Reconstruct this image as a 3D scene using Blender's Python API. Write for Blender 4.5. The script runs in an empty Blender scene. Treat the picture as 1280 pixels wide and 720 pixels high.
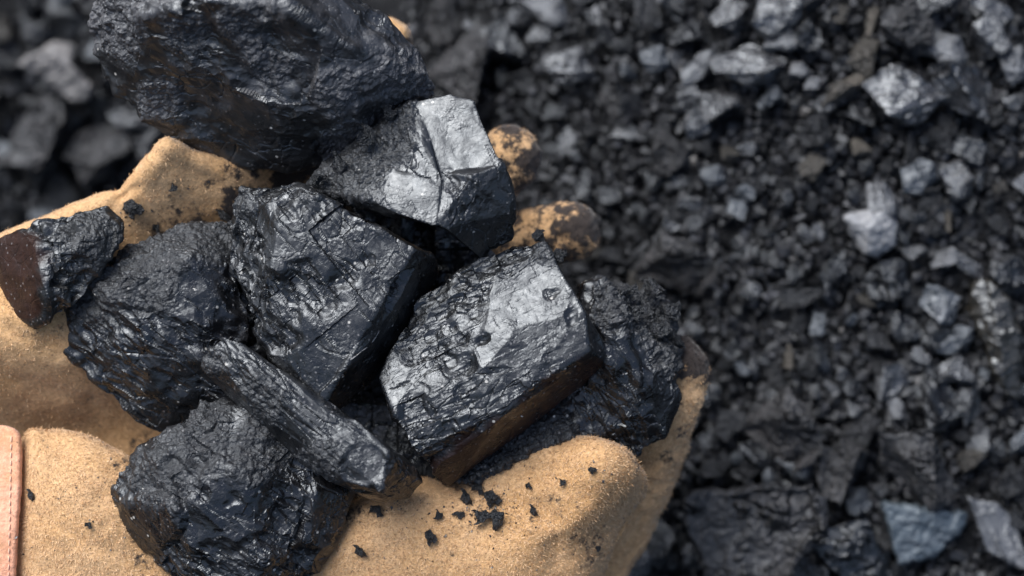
import bpy, bmesh, math, random
import numpy as np
from mathutils import Vector, Matrix
from mathutils.bvhtree import BVHTree
from mathutils.geometry import delaunay_2d_cdt

# ------------------------------------------------------------------ frame
# Lengths are worked out in "units" of 0.25 mm on axes that lean with the slope of the coal heap
# (x right, y up the slope, w off the slope towards the photographer), then stood up in the world.
U = 0.00025
DIST = 2200.0
TILT = math.radians(35)
ct, st = math.cos(TILT), math.sin(TILT)
R3 = np.array([[1, 0, 0], [0, ct, -st], [0, st, ct]])
ORG = np.array([0, 0, 1.0])
RM = Matrix(((1, 0, 0), (0, ct, -st), (0, st, ct)))
def P(px, py, w=0.0):
    k = (DIST - w) / DIST
    return ((px - 640) * k, (360 - py) * k, w)
def Pn(a):
    a = np.asarray(a, float); k = (DIST - a[:, 2]) / DIST
    return np.stack([(a[:, 0] - 640) * k, (360 - a[:, 1]) * k, a[:, 2]], 1)
def world(f):
    return np.asarray(f, float) @ R3.T * U + ORG

scn = bpy.context.scene
C = scn.collection

# ------------------------------------------------------------------ camera, sky, sun, exposure
cam_d = bpy.data.cameras.new('camera'); cam = bpy.data.objects.new('camera', cam_d); C.objects.link(cam)
cam_d.sensor_width = 36; cam_d.lens = 36 * DIST / 1280
cam_d.clip_start = 0.01; cam_d.clip_end = 100
cam.matrix_world = Matrix.Translation(Vector(world([0, 0, DIST]))) @ RM.to_4x4()
cam_d.dof.use_dof = True
cam_d.dof.focus_distance = (DIST - 60) * U
cam_d.dof.aperture_fstop = 5.0
scn.camera = cam

SUN_F = np.array([-0.38, 0.66, 0.62]); SUN_F /= np.linalg.norm(SUN_F)
SUN_W = R3 @ SUN_F
elev = math.asin(SUN_W[2]); azim = math.atan2(SUN_W[0], SUN_W[1])
wd = bpy.data.worlds.new('World'); scn.world = wd; wd.use_nodes = True
nt = wd.node_tree; nt.nodes.clear()
sky = nt.nodes.new('ShaderNodeTexSky'); sky.sky_type = 'NISHITA'; sky.sun_disc = False
sky.sun_elevation = elev; sky.sun_rotation = azim
sky.air_density = 1.0; sky.dust_density = 5.0; sky.ozone_density = 1.0
bg = nt.nodes.new('ShaderNodeBackground'); bg.inputs[1].default_value = 0.06
wo = nt.nodes.new('ShaderNodeOutputWorld')
nt.links.new(sky.outputs[0], bg.inputs[0]); nt.links.new(bg.outputs[0], wo.inputs[0])
sd = bpy.data.lights.new('sun', 'SUN'); so = bpy.data.objects.new('sun', sd); C.objects.link(so)
sd.energy = 1.5; sd.angle = math.radians(46); sd.color = (1.0, 0.99, 0.98)
so.rotation_euler = Vector(SUN_W).to_track_quat('Z', 'Y').to_euler()
scn.view_settings.view_transform = 'Standard'; scn.view_settings.look = 'None'
scn.view_settings.exposure = 1.42; scn.view_settings.gamma = 1.0

# ------------------------------------------------------------------ numpy noise
def _h(i, j, k, s):
    n = (i * 374761393 + j * 668265263 + k * 2147483647 + s * 1274126177) & 0xFFFFFFFF
    n = ((n ^ (n >> 13)) * 1274126177) & 0xFFFFFFFF
    n = ((n ^ (n >> 15)) * 2246822519) & 0xFFFFFFFF
    n = n ^ (n >> 16)
    return (n & 0xFFFFFF).astype(np.float64) / 16777215.0
def vnoise(p, s=0):
    """smooth noise in -1..1"""
    pf = np.floor(p); f = p - pf; i = pf.astype(np.int64)
    u = f * f * f * (f * (f * 6 - 15) + 10)
    out = 0
    for a in (0, 1):
        wa = u[:, 0] if a else 1 - u[:, 0]
        for b in (0, 1):
            wb = u[:, 1] if b else 1 - u[:, 1]
            for c in (0, 1):
                wc = u[:, 2] if c else 1 - u[:, 2]
                out = out + wa * wb * wc * _h(i[:, 0] + a, i[:, 1] + b, i[:, 2] + c, s)
    return out * 2 - 1
def fbm(p, s=0, o=4):
    out = 0; a = 1.0; t = 0
    for k in range(o):
        out = out + a * vnoise(p * (2.03 ** k) + 17.3 * k, s + k); t += a; a *= 0.5
    return out / t
def cells(p, s=0):
    """nearest jittered cell: distance, second distance, cell hash x4, offset"""
    pf = np.floor(p).astype(np.int64); n = len(p)
    d1 = np.full(n, 9.0); d2 = np.full(n, 9.0); off = np.zeros((n, 3)); cid = np.zeros((n, 3), np.int64)
    for a in (-1, 0, 1):
        for b in (-1, 0, 1):
            for c in (-1, 0, 1):
                q = pf + np.array([a, b, c])
                fx = np.stack([_h(q[:, 0], q[:, 1], q[:, 2], s + m) for m in (1, 2, 3)], 1) + q
                v = p - fx; d = np.einsum('ij,ij->i', v, v)
                m1 = d < d1
                d2 = np.where(m1, d1, np.minimum(d2, d))
                off[m1] = v[m1]; cid[m1] = q[m1]; d1 = np.where(m1, d, d1)
    hs = [_h(cid[:, 0], cid[:, 1], cid[:, 2], s + 10 + m) for m in range(4)]
    return np.sqrt(d1), np.sqrt(d2), off, np.stack(hs, 1)
def chips(p, cell, slope, step, s=0, warp=0.35, A=None):
    """fracture surface: flat tilted chips with steps between them (height in cell units * cell)"""
    q = p / cell
    if A is not None: q = q @ A.T
    q = q + warp * np.stack([vnoise(q * 0.9 + 5, s + 31), vnoise(q * 0.9 + 9, s + 32), vnoise(q * 0.9 + 13, s + 33)], 1)
    d1, d2, off, hs = cells(q, s)
    g = hs[:, :3] * 2 - 1
    return (np.einsum('ij,ij->i', off, g) * slope + (hs[:, 3] - 0.5) * step) * cell
def scoops(p, cell, tilt, bowl, s=0, warp=0.25, A=None, rise=0.25):
    """conchoidal fracture: tilted shallow bowls meeting in sharp ridges, continuous"""
    q = p / cell
    if A is not None: q = q @ A.T
    q = q + warp * np.stack([vnoise(q * 0.8 + 5, s + 31), vnoise(q * 0.8 + 9, s + 32), vnoise(q * 0.8 + 13, s + 33)], 1)
    pf = np.floor(q).astype(np.int64); best = np.full(len(p), 9.0)
    for a in (-1, 0, 1):
        for b in (-1, 0, 1):
            for c in (-1, 0, 1):
                i = pf + np.array([a, b, c]); H = [_h(i[:, 0], i[:, 1], i[:, 2], s + m) for m in range(1, 8)]
                v = q - i - np.stack(H[:3], 1)
                g = (np.stack(H[3:6], 1) * 2 - 1) * tilt
                best = np.minimum(best, bowl * np.einsum('ij,ij->i', v, v) + np.einsum('ij,ij->i', v, g) + (H[6] - .5) * rise)
    return best * cell
def cracks(p, cell, width, s=0, A=None, keep=0.5):
    q = p / cell
    if A is not None: q = q @ A.T
    q = q + 0.45 * np.stack([vnoise(q * 1.1 + 5, s + 31), vnoise(q * 1.1 + 9, s + 32), vnoise(q * 1.1 + 13, s + 33)], 1)
    d1, d2, off, hs = cells(q, s)
    return np.clip(1 - (d2 - d1) / width, 0, 1) * (vnoise(q * .8 + 40, s + 44) > (0.5 - keep) * 1.2)
def grains(p, cell, s=0):
    d1, d2, off, hs = cells(p / cell, s)
    return (np.clip(1 - d1 * 1.3, 0, 1) ** 0.7) * (0.35 + 0.65 * hs[:, 3])

# ------------------------------------------------------------------ materials
class NT:
    def __init__(s, name):
        s.m = bpy.data.materials.new(name); s.m.use_nodes = True; s.t = s.m.node_tree; s.t.nodes.clear()
        s.out = s.n('ShaderNodeOutputMaterial'); s.b = s.n('ShaderNodeBsdfPrincipled'); s.l(s.b.outputs[0], s.out.inputs[0])
    def n(s, t, **k):
        x = s.t.nodes.new(t)
        for a, b in k.items(): setattr(x, a, b)
        return x
    def l(s, a, b): s.t.links.new(a, b)
    def noise(s, vec, scale, detail=4, rough=0.55, dist=0.0):
        x = s.n('ShaderNodeTexNoise'); s.l(vec, x.inputs['Vector']); x.inputs['Scale'].default_value = scale
        x.inputs['Detail'].default_value = detail; x.inputs['Roughness'].default_value = rough; x.inputs['Distortion'].default_value = dist
        return x.outputs['Fac']
    def ramp(s, fac, a, b, ca=0.0, cb=1.0):
        x = s.n('ShaderNodeMapRange'); x.clamp = True; s.l(fac, x.inputs[0])
        for i, v in zip((1, 2, 3, 4), (a, b, ca, cb)): x.inputs[i].default_value = v
        return x.outputs[0]
    def mix(s, fac, a, b):
        x = s.n('ShaderNodeMix', data_type='RGBA')
        if isinstance(fac, float): x.inputs[0].default_value = fac
        else: s.l(fac, x.inputs[0])
        for i, v in ((6, a), (7, b)):
            if isinstance(v, tuple): x.inputs[i].default_value = (*v, 1)
            else: s.l(v, x.inputs[i])
        return x.outputs[2]
    def math(s, op, a, b=0.0):
        x = s.n('ShaderNodeMath', operation=op)
        for i, v in ((0, a), (1, b)):
            if isinstance(v, (int, float)): x.inputs[i].default_value = v
            else: s.l(v, x.inputs[i])
        return x.outputs[0]
    def bump(s, h, strength, dist, prev=None):
        x = s.n('ShaderNodeBump'); s.l(h, x.inputs['Height']); x.inputs['Strength'].default_value = strength
        x.inputs['Distance'].default_value = dist
        if prev is not None: s.l(prev, x.inputs['Normal'])
        return x.outputs[0]

def coal_mat(name, base=(0.006, 0.0063, 0.007), dusty=(0.028, 0.029, 0.033), rl=0.22, rh=0.6, k=1.0, stain=None,
             bstr=0.4, ior=1.85, dust_amt=0.5, specks=True):
    """k: size of one metre of texture space in object units (1 for life-size lumps)"""
    g = NT(name); tc = g.n('ShaderNodeTexCoord'); v = tc.outputs['Object']
    at = g.n('ShaderNodeAttribute', attribute_name='crumble'); cr = at.outputs['Fac']
    sc = 1 / U / k
    big = g.noise(v, sc / 110, 4, 0.6)
    mid = g.noise(v, sc / 22, 5, 0.62, 0.6)
    fine = g.noise(v, sc / 4.5, 4, 0.6)
    d = g.math('ADD', g.math('MULTIPLY', g.ramp(big, 0.38, 0.62), g.ramp(mid, 0.35, 0.65)), g.math('MULTIPLY', cr, 0.5))
    d = g.math('MULTIPLY', d, dust_amt * 1.4)
    col = g.mix(g.ramp(d, 0.05, 1.0), base, dusty)
    if k == 1.0:
        ru = g.n('ShaderNodeAttribute', attribute_name='rust_shade')
        col = g.mix(g.math('MULTIPLY', ru.outputs['Fac'], g.ramp(mid, .35, .6, .45, 1)), col, (.032, .016, .012))
        g.l(g.ramp(ru.outputs['Fac'], 0, 1, .5, .12), g.b.inputs['Specular IOR Level'])
    if specks:
        vo = g.n('ShaderNodeTexVoronoi'); g.l(v, vo.inputs['Vector']); vo.inputs['Scale'].default_value = sc / 19
        m = g.math('MULTIPLY', g.ramp(vo.outputs['Distance'], 0.07, 0.12, 1, 0), g.ramp(vo.outputs['Color'], 0.6, 0.65))
        col = g.mix(m, col, (0.42, 0.42, 0.40))
        vo2 = g.n('ShaderNodeTexVoronoi'); g.l(v, vo2.inputs['Vector']); vo2.inputs['Scale'].default_value = sc / 7
        m = g.math('MULTIPLY', g.ramp(vo2.outputs['Distance'], 0.16, 0.22, 1, 0), g.ramp(vo2.outputs['Color'], 0.5, 0.55))
        col = g.mix(g.math('MULTIPLY', m, 0.5), col, (0.22, 0.22, 0.23))
    g.l(col, g.b.inputs['Base Color'])
    r = g.math('ADD', g.ramp(mid, 0.3, 0.7, rl, rl + (rh - rl) * 0.55), g.math('MULTIPLY', g.math('MAXIMUM', cr, g.math('MULTIPLY', d, 0.8)), (rh - rl) * 0.7))
    r = g.math('ADD', r, g.ramp(fine, 0.3, 0.7, -0.06, 0.08))
    g.l(r, g.b.inputs['Roughness'])
    g.b.inputs['IOR'].default_value = ior
    g.b.inputs['Specular Tint'].default_value = (0.84, 0.92, 1.0, 1)  # blue put into the highlights in place of cool sky light
    b = g.bump(mid, bstr * 0.4, 4 * U * k)
    rgh = g.math('ADD', g.ramp(g.noise(v, sc / 40, 4, .6), .46, .62, .05, .9), g.math('MULTIPLY', cr, .8))     # broken against smooth areas
    b = g.bump(g.math('MULTIPLY', fine, rgh), bstr * 1.2, 1.8 * U * k, b)
    for q_, d_ in ((10, 1.9), (4.2, 1.2)):
        wv = g.n('ShaderNodeVectorMath', operation='ADD'); nzc = g.n('ShaderNodeTexNoise'); g.l(v, nzc.inputs['Vector']); nzc.inputs['Scale'].default_value = sc / 12
        sc_ = g.n('ShaderNodeVectorMath', operation='SCALE'); g.l(nzc.outputs['Color'], sc_.inputs[0]); sc_.inputs['Scale'].default_value = 9 * U * k
        g.l(v, wv.inputs[0]); g.l(sc_.outputs[0], wv.inputs[1])
        vc = g.n('ShaderNodeTexVoronoi'); g.l(wv.outputs[0], vc.inputs['Vector']); vc.inputs['Scale'].default_value = sc / q_
        b = g.bump(g.math('MULTIPLY', g.math('SUBTRACT', vc.outputs['Color'], vc.outputs['Distance']), rgh), bstr * 1.3, d_ * U * k, b)
    vo3 = g.n('ShaderNodeTexVoronoi'); g.l(v, vo3.inputs['Vector']); vo3.inputs['Scale'].default_value = sc / 9
    b = g.bump(g.math('MULTIPLY', vo3.outputs['Distance'], g.math('ADD', g.ramp(mid, .45, .65, .15, 1), cr)), bstr * 0.4, 2.0 * U * k, b)
    g.l(b, g.b.inputs['Normal'])
    return g.m

M = {}
M['coal'] = coal_mat('shiny_coal', rl=0.22, rh=0.55, dust_amt=0.35, ior=1.75)
M['coal_rough'] = coal_mat('rough_coal', base=(0.010, 0.010, 0.011), dusty=(0.06, 0.06, 0.066), rl=0.28, rh=0.58, dust_amt=0.7)
M['coal_black'] = coal_mat('black_coal', base=(0.005, 0.005, 0.006), dusty=(0.02, 0.02, 0.023), rl=0.17, rh=0.62, dust_amt=0.3, ior=1.75)
M['coal_brown'] = coal_mat('rust_stained_coal', base=(0.006, 0.006, 0.006), dusty=(0.02, 0.018, 0.017), rl=0.25, rh=0.6, stain=(0.055, 0.026, 0.018), dust_amt=0.3)

def suede(name, c1, c2, c3, sooty=True):
    g = NT(name); tc = g.n('ShaderNodeTexCoord'); v = tc.outputs['Object']; sc = 1 / U
    a = g.noise(v, sc / 160, 4, 0.6); b_ = g.noise(v, sc / 26, 4, 0.65); f = g.noise(v, sc / 5, 4, 0.7); ff = g.noise(v, sc / 2.2, 2, 0.6)
    col = g.mix(g.ramp(a, 0.35, 0.65), c1, c2)
    col = g.mix(g.ramp(b_, 0.5, 0.78, 0, 0.55), col, c3)
    col = g.mix(g.ramp(f, 0.5, 0.68, 0, 0.75), col, tuple(x * 1.4 for x in c1))
    col = g.mix(g.ramp(f, 0.34, 0.46, 0.5, 0), col, tuple(x * 0.55 for x in c2))
    col = g.mix(g.ramp(g.noise(v, sc / 75, 3, .6), .52, .68, 0, .42), col, (.50, .28, .11))
    if sooty:
        vp = g.n('ShaderNodeNewGeometry').outputs['Position']
        at = g.n('ShaderNodeAttribute', attribute_name='soot'); s = at.outputs['Fac']
        e = g.math('ADD', s, g.math('MULTIPLY', g.math('SUBTRACT', g.noise(vp, sc / 14, 6, 0.75), 0.5), 2.6))
        col = g.mix(g.ramp(e, 0.32, 0.62, 0, 0.96), col, (0.022, 0.022, 0.026))
        # scattered soot flecks
        vo = g.n('ShaderNodeTexVoronoi'); g.l(v, vo.inputs['Vector']); vo.inputs['Scale'].default_value = sc / 30
        m = g.math('MULTIPLY', g.ramp(vo.outputs['Distance'], 0.04, 0.09, 0.75, 0), g.ramp(vo.outputs['Color'], 0.55, 0.6))
        col = g.mix(m, col, (0.05, 0.03, 0.02))
    g.l(col, g.b.inputs['Base Color'])
    g.b.inputs['Roughness'].default_value = 0.9; g.b.inputs['Specular IOR Level'].default_value = 0.12
    g.b.inputs['Sheen Weight'].default_value = 0.25; g.b.inputs['Sheen Roughness'].default_value = 0.5
    bp = g.bump(b_, 0.35, 6 * U); bp = g.bump(f, 0.6, 2.0 * U, bp); bp = g.bump(ff, 0.6, 1.0 * U, bp)
    g.l(bp, g.b.inputs['Normal'])
    return g.m
M['suede'] = suede('tan_suede', (0.57, 0.375, 0.205), (0.51, 0.31, 0.145), (0.58, 0.40, 0.245))
M['suede_dark'] = suede('ochre_suede', (0.34, 0.185, 0.075), (0.27, 0.14, 0.05), (0.38, 0.22, 0.10))
M['binding'] = suede('salmon_binding', (0.80, 0.43, 0.29), (0.74, 0.38, 0.25), (0.84, 0.48, 0.33), sooty=False)
g = NT('suede_fibre'); at = g.n('ShaderNodeAttribute', attribute_name='tint')
so_ = g.n('ShaderNodeAttribute', attribute_name='soot')
col = g.mix(at.outputs['Fac'], (0.46, 0.27, 0.13), (0.78, 0.56, 0.35))
e_ = g.math('ADD', so_.outputs['Fac'], g.math('MULTIPLY', g.math('SUBTRACT', g.noise(g.n('ShaderNodeNewGeometry').outputs['Position'], 1 / U / 14, 6, 0.75), 0.5), 2.6))
col = g.mix(g.ramp(e_, 0.3, 0.6, 0, 0.96), col, (0.03, 0.03, 0.034))
g.l(col, g.b.inputs['Base Color']); g.b.inputs['Roughness'].default_value = 0.8; g.b.inputs['Specular IOR Level'].default_value = 0.2
M['fibre'] = g.m
g = NT('thread'); g.b.inputs['Base Color'].default_value = (0.85, 0.52, 0.38, 1); g.b.inputs['Roughness'].default_value = 0.8
M['thread'] = g.m

# ------------------------------------------------------------------ objects
def set_attr(me, name, vals):
    a = me.attributes.new(name, 'FLOAT', 'POINT'); a.data.foreach_set('value', np.asarray(vals, np.float32))
def mesh_from(name, V, F, mat, attrs=None, smooth=True):
    me = bpy.data.meshes.new(name)
    V = np.asarray(V, np.float64)
    if isinstance(F, np.ndarray):
        n, k = F.shape
        me.vertices.add(len(V)); me.vertices.foreach_set('co', V.astype(np.float32).ravel())
        me.loops.add(n * k); me.loops.foreach_set('vertex_index', F.astype(np.int32).ravel())
        me.polygons.add(n); me.polygons.foreach_set('loop_start', np.arange(0, n * k, k, dtype=np.int32))
        me.polygons.foreach_set('loop_total', np.full(n, k, np.int32))
        me.update(calc_edges=True)
    else:
        me.from_pydata([tuple(v) for v in V], [], F)
    me.validate()
    me.polygons.foreach_set('use_smooth', np.full(len(me.polygons), smooth))
    me.materials.append(mat)
    for k2, v in (attrs or {}).items(): set_attr(me, k2, v)
    me.update()
    return me
def link(name, me, loc_w, parent=None):
    o = bpy.data.objects.new(name, me); C.objects.link(o)
    if parent is not None:
        o.parent = parent; o.location = Vector(loc_w) - parent.location
    else: o.location = Vector(loc_w)
    return o
def add(name, VF, F, mat, attrs=None, parent=None, smooth=True):
    """VF in heap-frame units -> mesh in metres with its origin at its centre"""
    W = world(VF); c = W.mean(0)
    return link(name, mesh_from(name, W - c, F, mat, attrs, smooth), c, parent)
def tag(o, label=None, cat=None, group=None, kind=None):
    for k, v in (('label', label), ('category', cat), ('group', group), ('kind', kind)):
        if v: o[k] = v
    return o

def hull(pts):
    bm = bmesh.new()
    for p in pts: bm.verts.new(p)
    r = bmesh.ops.convex_hull(bm, input=bm.verts)
    dead = [e for e in r['geom_interior'] + r['geom_unused'] if isinstance(e, bmesh.types.BMVert)]
    bmesh.ops.delete(bm, geom=list(set(dead)), context='VERTS')
    bm.verts.index_update()
    V = [tuple(v.co) for v in bm.verts]; F = [tuple(v.index for v in f.verts) for f in bm.faces]
    bm.free(); return V, F
def remesh(solids, voxel):
    V = []; F = []
    for v, f in solids:
        b = len(V); V += list(v); F += [tuple(i + b for i in q) for q in f]
    me = bpy.data.meshes.new('tmp'); me.from_pydata(V, [], F)
    bm = bmesh.new(); bm.from_mesh(me); bmesh.ops.recalc_face_normals(bm, faces=bm.faces); bm.to_mesh(me); bm.free()
    o = bpy.data.objects.new('tmp', me); C.objects.link(o)
    m = o.modifiers.new('r', 'REMESH'); m.mode = 'VOXEL'; m.voxel_size = voxel; m.adaptivity = 0
    dg = bpy.context.evaluated_depsgraph_get(); ev = o.evaluated_get(dg); em = ev.to_mesh()
    nV = np.zeros(len(em.vertices) * 3, np.float32); em.vertices.foreach_get('co', nV)
    nF = np.zeros(len(em.loops), np.int32); em.loops.foreach_get('vertex_index', nF)
    q = len(em.loops) == 4 * len(em.polygons)
    if not q: raise RuntimeError('remesh gave non quads')
    ev.to_mesh_clear(); bpy.data.objects.remove(o); bpy.data.meshes.remove(me)
    return nV.reshape(-1, 3).astype(float), nF.reshape(-1, 4)
def relax(V, F, n, lam=0.5):
    e = np.concatenate([F[:, [0, 1]], F[:, [1, 2]], F[:, [2, 3]], F[:, [3, 0]]]); N = len(V)
    e = np.concatenate([e, e[:, ::-1]])
    cnt = np.bincount(e[:, 0], minlength=N)[:, None]
    for _ in range(n):
        s = np.stack([np.bincount(e[:, 0], weights=V[e[:, 1], c], minlength=N) for c in range(3)], 1) / cnt
        V = V + lam * (s - V)
    return V
def normals(V, F):
    n = np.cross(V[F[:, 2]] - V[F[:, 0]], V[F[:, 3 if F.shape[1] == 4 else 1]] - V[F[:, 1 if F.shape[1] == 4 else 0]])
    if F.shape[1] == 3: n = -n
    out = np.zeros_like(V)
    for c in range(F.shape[1]):
        for d in range(3): out[:, d] += np.bincount(F[:, c], weights=n[:, d], minlength=len(V))
    return out / (np.linalg.norm(out, axis=1, keepdims=True) + 1e-9)
def basis(ax, sx, sy, sz):
    """stretch along an axis in the picture plane (degrees), sizes relative"""
    a = math.radians(ax); Rz = np.array([[math.cos(a), math.sin(a), 0], [-math.sin(a), math.cos(a), 0], [0, 0, 1]])
    return np.diag([1 / sx, 1 / sy, 1 / sz]) @ Rz

LUMPS = {}
def lump(key, hulls, label, mat='coal', voxel=1.5, soft=1, A=None, big=(50, .28, .1), mid=(20, .4, .16), small=(7.5, .5, .22),
         crumb=(), crumb_amp=4.0, wave=3.0, seed=1, crk=1.2, layer=0.0, lay_dir=0, bw=1.0, rust_shade=(), group='coal lumps heaped in the gloved hand', flat=()):
    """hulls: lists of (px, py, w); crumb: (px, py, radius) zones of caked grit; flat: (px,py,r) smooth facets"""
    V, F = remesh([hull([P(*p) for p in h]) for h in hulls], voxel)
    A6 = basis(lay_dir, 4, .22, .6)
    V = relax(V, F, soft)
    n = relax(normals(V, F), F, 3); n /= np.linalg.norm(n, axis=1, keepdims=True) + 1e-9
    k = DIST / (DIST - V[:, 2]); px = V[:, 0] * k + 640; py = 360 - V[:, 1] * k
    c = np.zeros(len(V))
    nz = fbm(V / 28.0, seed + 90, 4)
    for cx, cy, cr in crumb:
        d = np.hypot(px - cx, py - cy) / cr + nz * 0.6
        c = np.maximum(c, np.clip((1.15 - d) / 0.35, 0, 1))
    fl = np.ones(len(V))
    for cx, cy, *ex, cr in flat:
        if ex:
            ab = np.array([ex[0] - cx, ex[1] - cy], float); Q = np.column_stack([px - cx, py - cy])
            tt = np.clip(Q @ ab / (ab @ ab), 0, 1); d = np.hypot(*(Q - tt[:, None] * ab).T) / cr + nz * 0.15
        else: d = np.hypot(px - cx, py - cy) / cr + nz * 0.25
        fl = np.minimum(fl, np.clip((d - 0.85) / 0.25, 0.12, 1))
    h = wave * fbm(V / 60.0, seed, 3)
    patch = np.clip(fbm(V / 55.0, seed + 7, 3) * 3.0 + 0.35, 0, 1)          # broken areas against smooth ones
    if big: h += scoops(V, big[0], big[1], .10 * bw, seed + 100, A=A, rise=big[2], warp=.08) * fl
    if mid: h += scoops(V, mid[0], mid[1] * 1.1, .13 * bw, seed + 200, A=A, rise=mid[2], warp=.08) * (0.15 + 0.85 * patch) * fl
    if small: h += scoops(V, small[0], small[1] * 1.1, .16 * bw, seed + 300, A=A, rise=small[2], warp=.12) * (0.1 + 0.9 * patch) * fl
    if layer: h += layer * vnoise(V @ A6.T / 60.0, seed + 330) * (0.3 + 0.7 * patch) * fl
    h -= crk * cracks(V, 30.0, 0.07, seed + 600, A) * np.maximum(fl, .4)
    h -= crk * .6 * cracks(V, 13.0, 0.09, seed + 650, A, .4) * (0.3 + 0.7 * patch) * fl
    h -= h.mean() - 1.0
    h += c * (crumb_amp * (grains(V, 9.0, seed + 400) + 0.6 * grains(V, 4.5, seed + 500)) + 2.5 * fbm(V / 14.0, seed + 40, 3))
    V = V + n * h[:, None]
    rs = np.zeros(len(V))
    for cx, cy, cr, am in rust_shade: rs = np.maximum(rs, am * np.clip((1.1 - np.hypot(px - cx, py - cy) / cr + nz * .25) / .3, 0, 1))
    o = add('coal_lump', V, F, M[mat], {'crumble': c, 'rust_shade': rs}, smooth=False)
    tag(o, label, 'coal', group)
    LUMPS[key] = o
    return o

A_bed = lambda ang, s=2.2, t=0.8: basis(ang, s, t, 1)

# big rounded lump, top of the pile
lump('top', [[(112, 30, 30), (122, -20, 60), (160, -60, 90), (280, -80, 110), (380, -50, 110), (440, 15, 70), (505, 36, 60), (533, 62, 40), (545, 108, 20),
      (132, 85, 10), (155, 122, 0), (192, 155, -10), (222, 180, -20), (255, 195, -30), (310, 206, -30), (375, 212, -20), (430, 200, -20), (500, 170, -20),
      (180, 20, 130), (260, 0, 165), (360, 10, 165), (440, 60, 130), (470, 120, 80), (420, 150, 75), (330, 120, 100), (240, 80, 105), (170, 45, 90),
      (150, 40, -60), (300, 100, -110), (450, 60, -70), (300, -60, -60)]],
     'largest lump, dull rounded rough coal at the top of the pile', 'coal_rough', voxel=1.7, soft=3, A=A_bed(-20, 1.3, .9),
     crumb=[(145, 30, 40), (230, 45, 30), (310, 30, 40), (420, 120, 34), (505, 110, 50), (440, 175, 40), (200, 120, 26), (340, 90, 26)], crumb_amp=4.5, wave=8, seed=3, bw=2.0, big=(80, .30, .10), mid=(30, .38, .12), small=(9, .32, .12), layer=1.6, lay_dir=-25)
# bright faced lump, upper right
lump('bright', [[(372, 238, -10), (398, 222, 20), (440, 190, 50), (500, 146, 50), (520, 124, 48), (480, 200, 70), (462, 250, 84),
      (450, 248, 50), (500, 268, 96), (545, 283, 104), (552, 225, 90), (530, 190, 78), (560, 280, 10), (480, 200, -60), (560, 200, -60), (420, 230, -30)],
     [(512, 128, 50), (562, 118, 52), (592, 126, 60), (606, 170, 74), (627, 208, 86), (548, 217, 82), (530, 180, 68), (600, 230, 0), (540, 150, -40)],
     [(548, 215, 82), (627, 206, 84), (641, 262, 56), (638, 298, 24), (602, 325, 30), (560, 288, 100), (545, 280, 102), (590, 220, 98), (600, 180, -50), (560, 280, -10), (600, 300, -40)]],
     'coal lump with mirror bright blue-grey faces right of the largest lump', 'coal', soft=1, A=A_bed(-60, 1.8, .8),
     crumb=[(420, 215, 55), (470, 175, 42), (500, 150, 26), (390, 235, 26)], crumb_amp=4, wave=2, seed=11, bw=1.6, big=(60, .14, .06), mid=(24, .26, .1), small=(8, .3, .12), flat=[(545, 145, 590, 190, 34), (480, 235, 540, 255, 26)])
# centre block with a clean dark side
lump('centre', [[(300, 236, 40), (330, 230, 55), (372, 230, 60), (402, 246, 90), (517, 312, 84), (541, 324, 22), (542, 344, 2), (500, 416, -4), (475, 466, 4), (430, 507, 22), (410, 507, 60),
      (408, 497, 92), (433, 453, 104), (471, 387, 98), (395, 495, 86), (330, 440, 70), (310, 392, 60), (288, 340, 40), (283, 290, 30), (352, 262, 92), (340, 350, 96),
      (300, 300, -60), (420, 260, -60), (500, 340, -60), (420, 470, -40)]],
     'square coal block at the centre with a clean dark side scratched by a pale line', 'coal', voxel=1.5, soft=0, A=A_bed(-50, 1.7, .8), flat=[(528, 335, 495, 400, 17), (495, 400, 440, 470, 19), (440, 470, 415, 495, 14)],
     crumb=[(300, 250, 18)], wave=3, seed=21, big=(60, .16, .06), mid=(21, .32, .12), layer=1.2, lay_dir=-58)
# right block
lump('right', [[(474, 472, 60), (504, 533, 80), (519, 570, 84), (529, 577, 66), (559, 604, 18), (607, 562, 2), (660, 525, 0), (750, 461, 4), (757, 447, 30), (734, 438, 80),
      (730, 390, 76), (682, 306, 40), (640, 302, 34), (596, 322, 34), (556, 348, 36), (520, 376, 38), (490, 440, 50), (635, 506, 92), (600, 420, 72),
      (520, 520, -50), (640, 320, -60), (720, 420, -60), (600, 520, -50), (500, 450, -40)]],
     'square coal block with a bright crackled face and brown underside right of the centre block', 'coal', voxel=1.5, soft=0, A=A_bed(25, 1.6, .8), flat=[(560, 590, 640, 530, 20), (640, 530, 745, 460, 20)],
     wave=2.5, seed=31, big=(60, .14, .06), mid=(22, .3, .12), small=(7, .38, .15), layer=1.8, lay_dir=22, rust_shade=[(560, 592, 30, .8), (595, 566, 30, .8), (630, 545, 28, .8), (665, 520, 28, .8), (700, 495, 28, .8), (735, 468, 24, .8)], crumb=[(690, 315, 22)], crumb_amp=3)  # brown-black matte zones painted on this side to dim its glove reflection
# far right lump behind it
lump('far_right', [[(733, 356, 0), (756, 354, 0), (770, 400, 30), (800, 470, 38), (850, 462, -10), (848, 500, -10), (830, 540, -16), (800, 565, -20), (740, 552, -10), (700, 520, -10), (735, 400, 10), (790, 520, 24),
      (760, 450, 34), (720, 360, -60), (830, 470, -80), (780, 550, -80)],
      [(745, 362, -30), (795, 362, -30), (828, 366, -40), (840, 392, -40), (838, 425, -30), (850, 462, -20), (780, 420, 6), (760, 380, -80), (820, 400, -80)]],
     'glossy black coal lump between the right block and the fingertip at far right', 'coal_black', A=A_bed(-60, 2.0, .8),
     crumb=[(790, 375, 50), (830, 400, 40), (835, 450, 25)], crumb_amp=8, wave=4, seed=41, bw=1.6)
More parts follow.
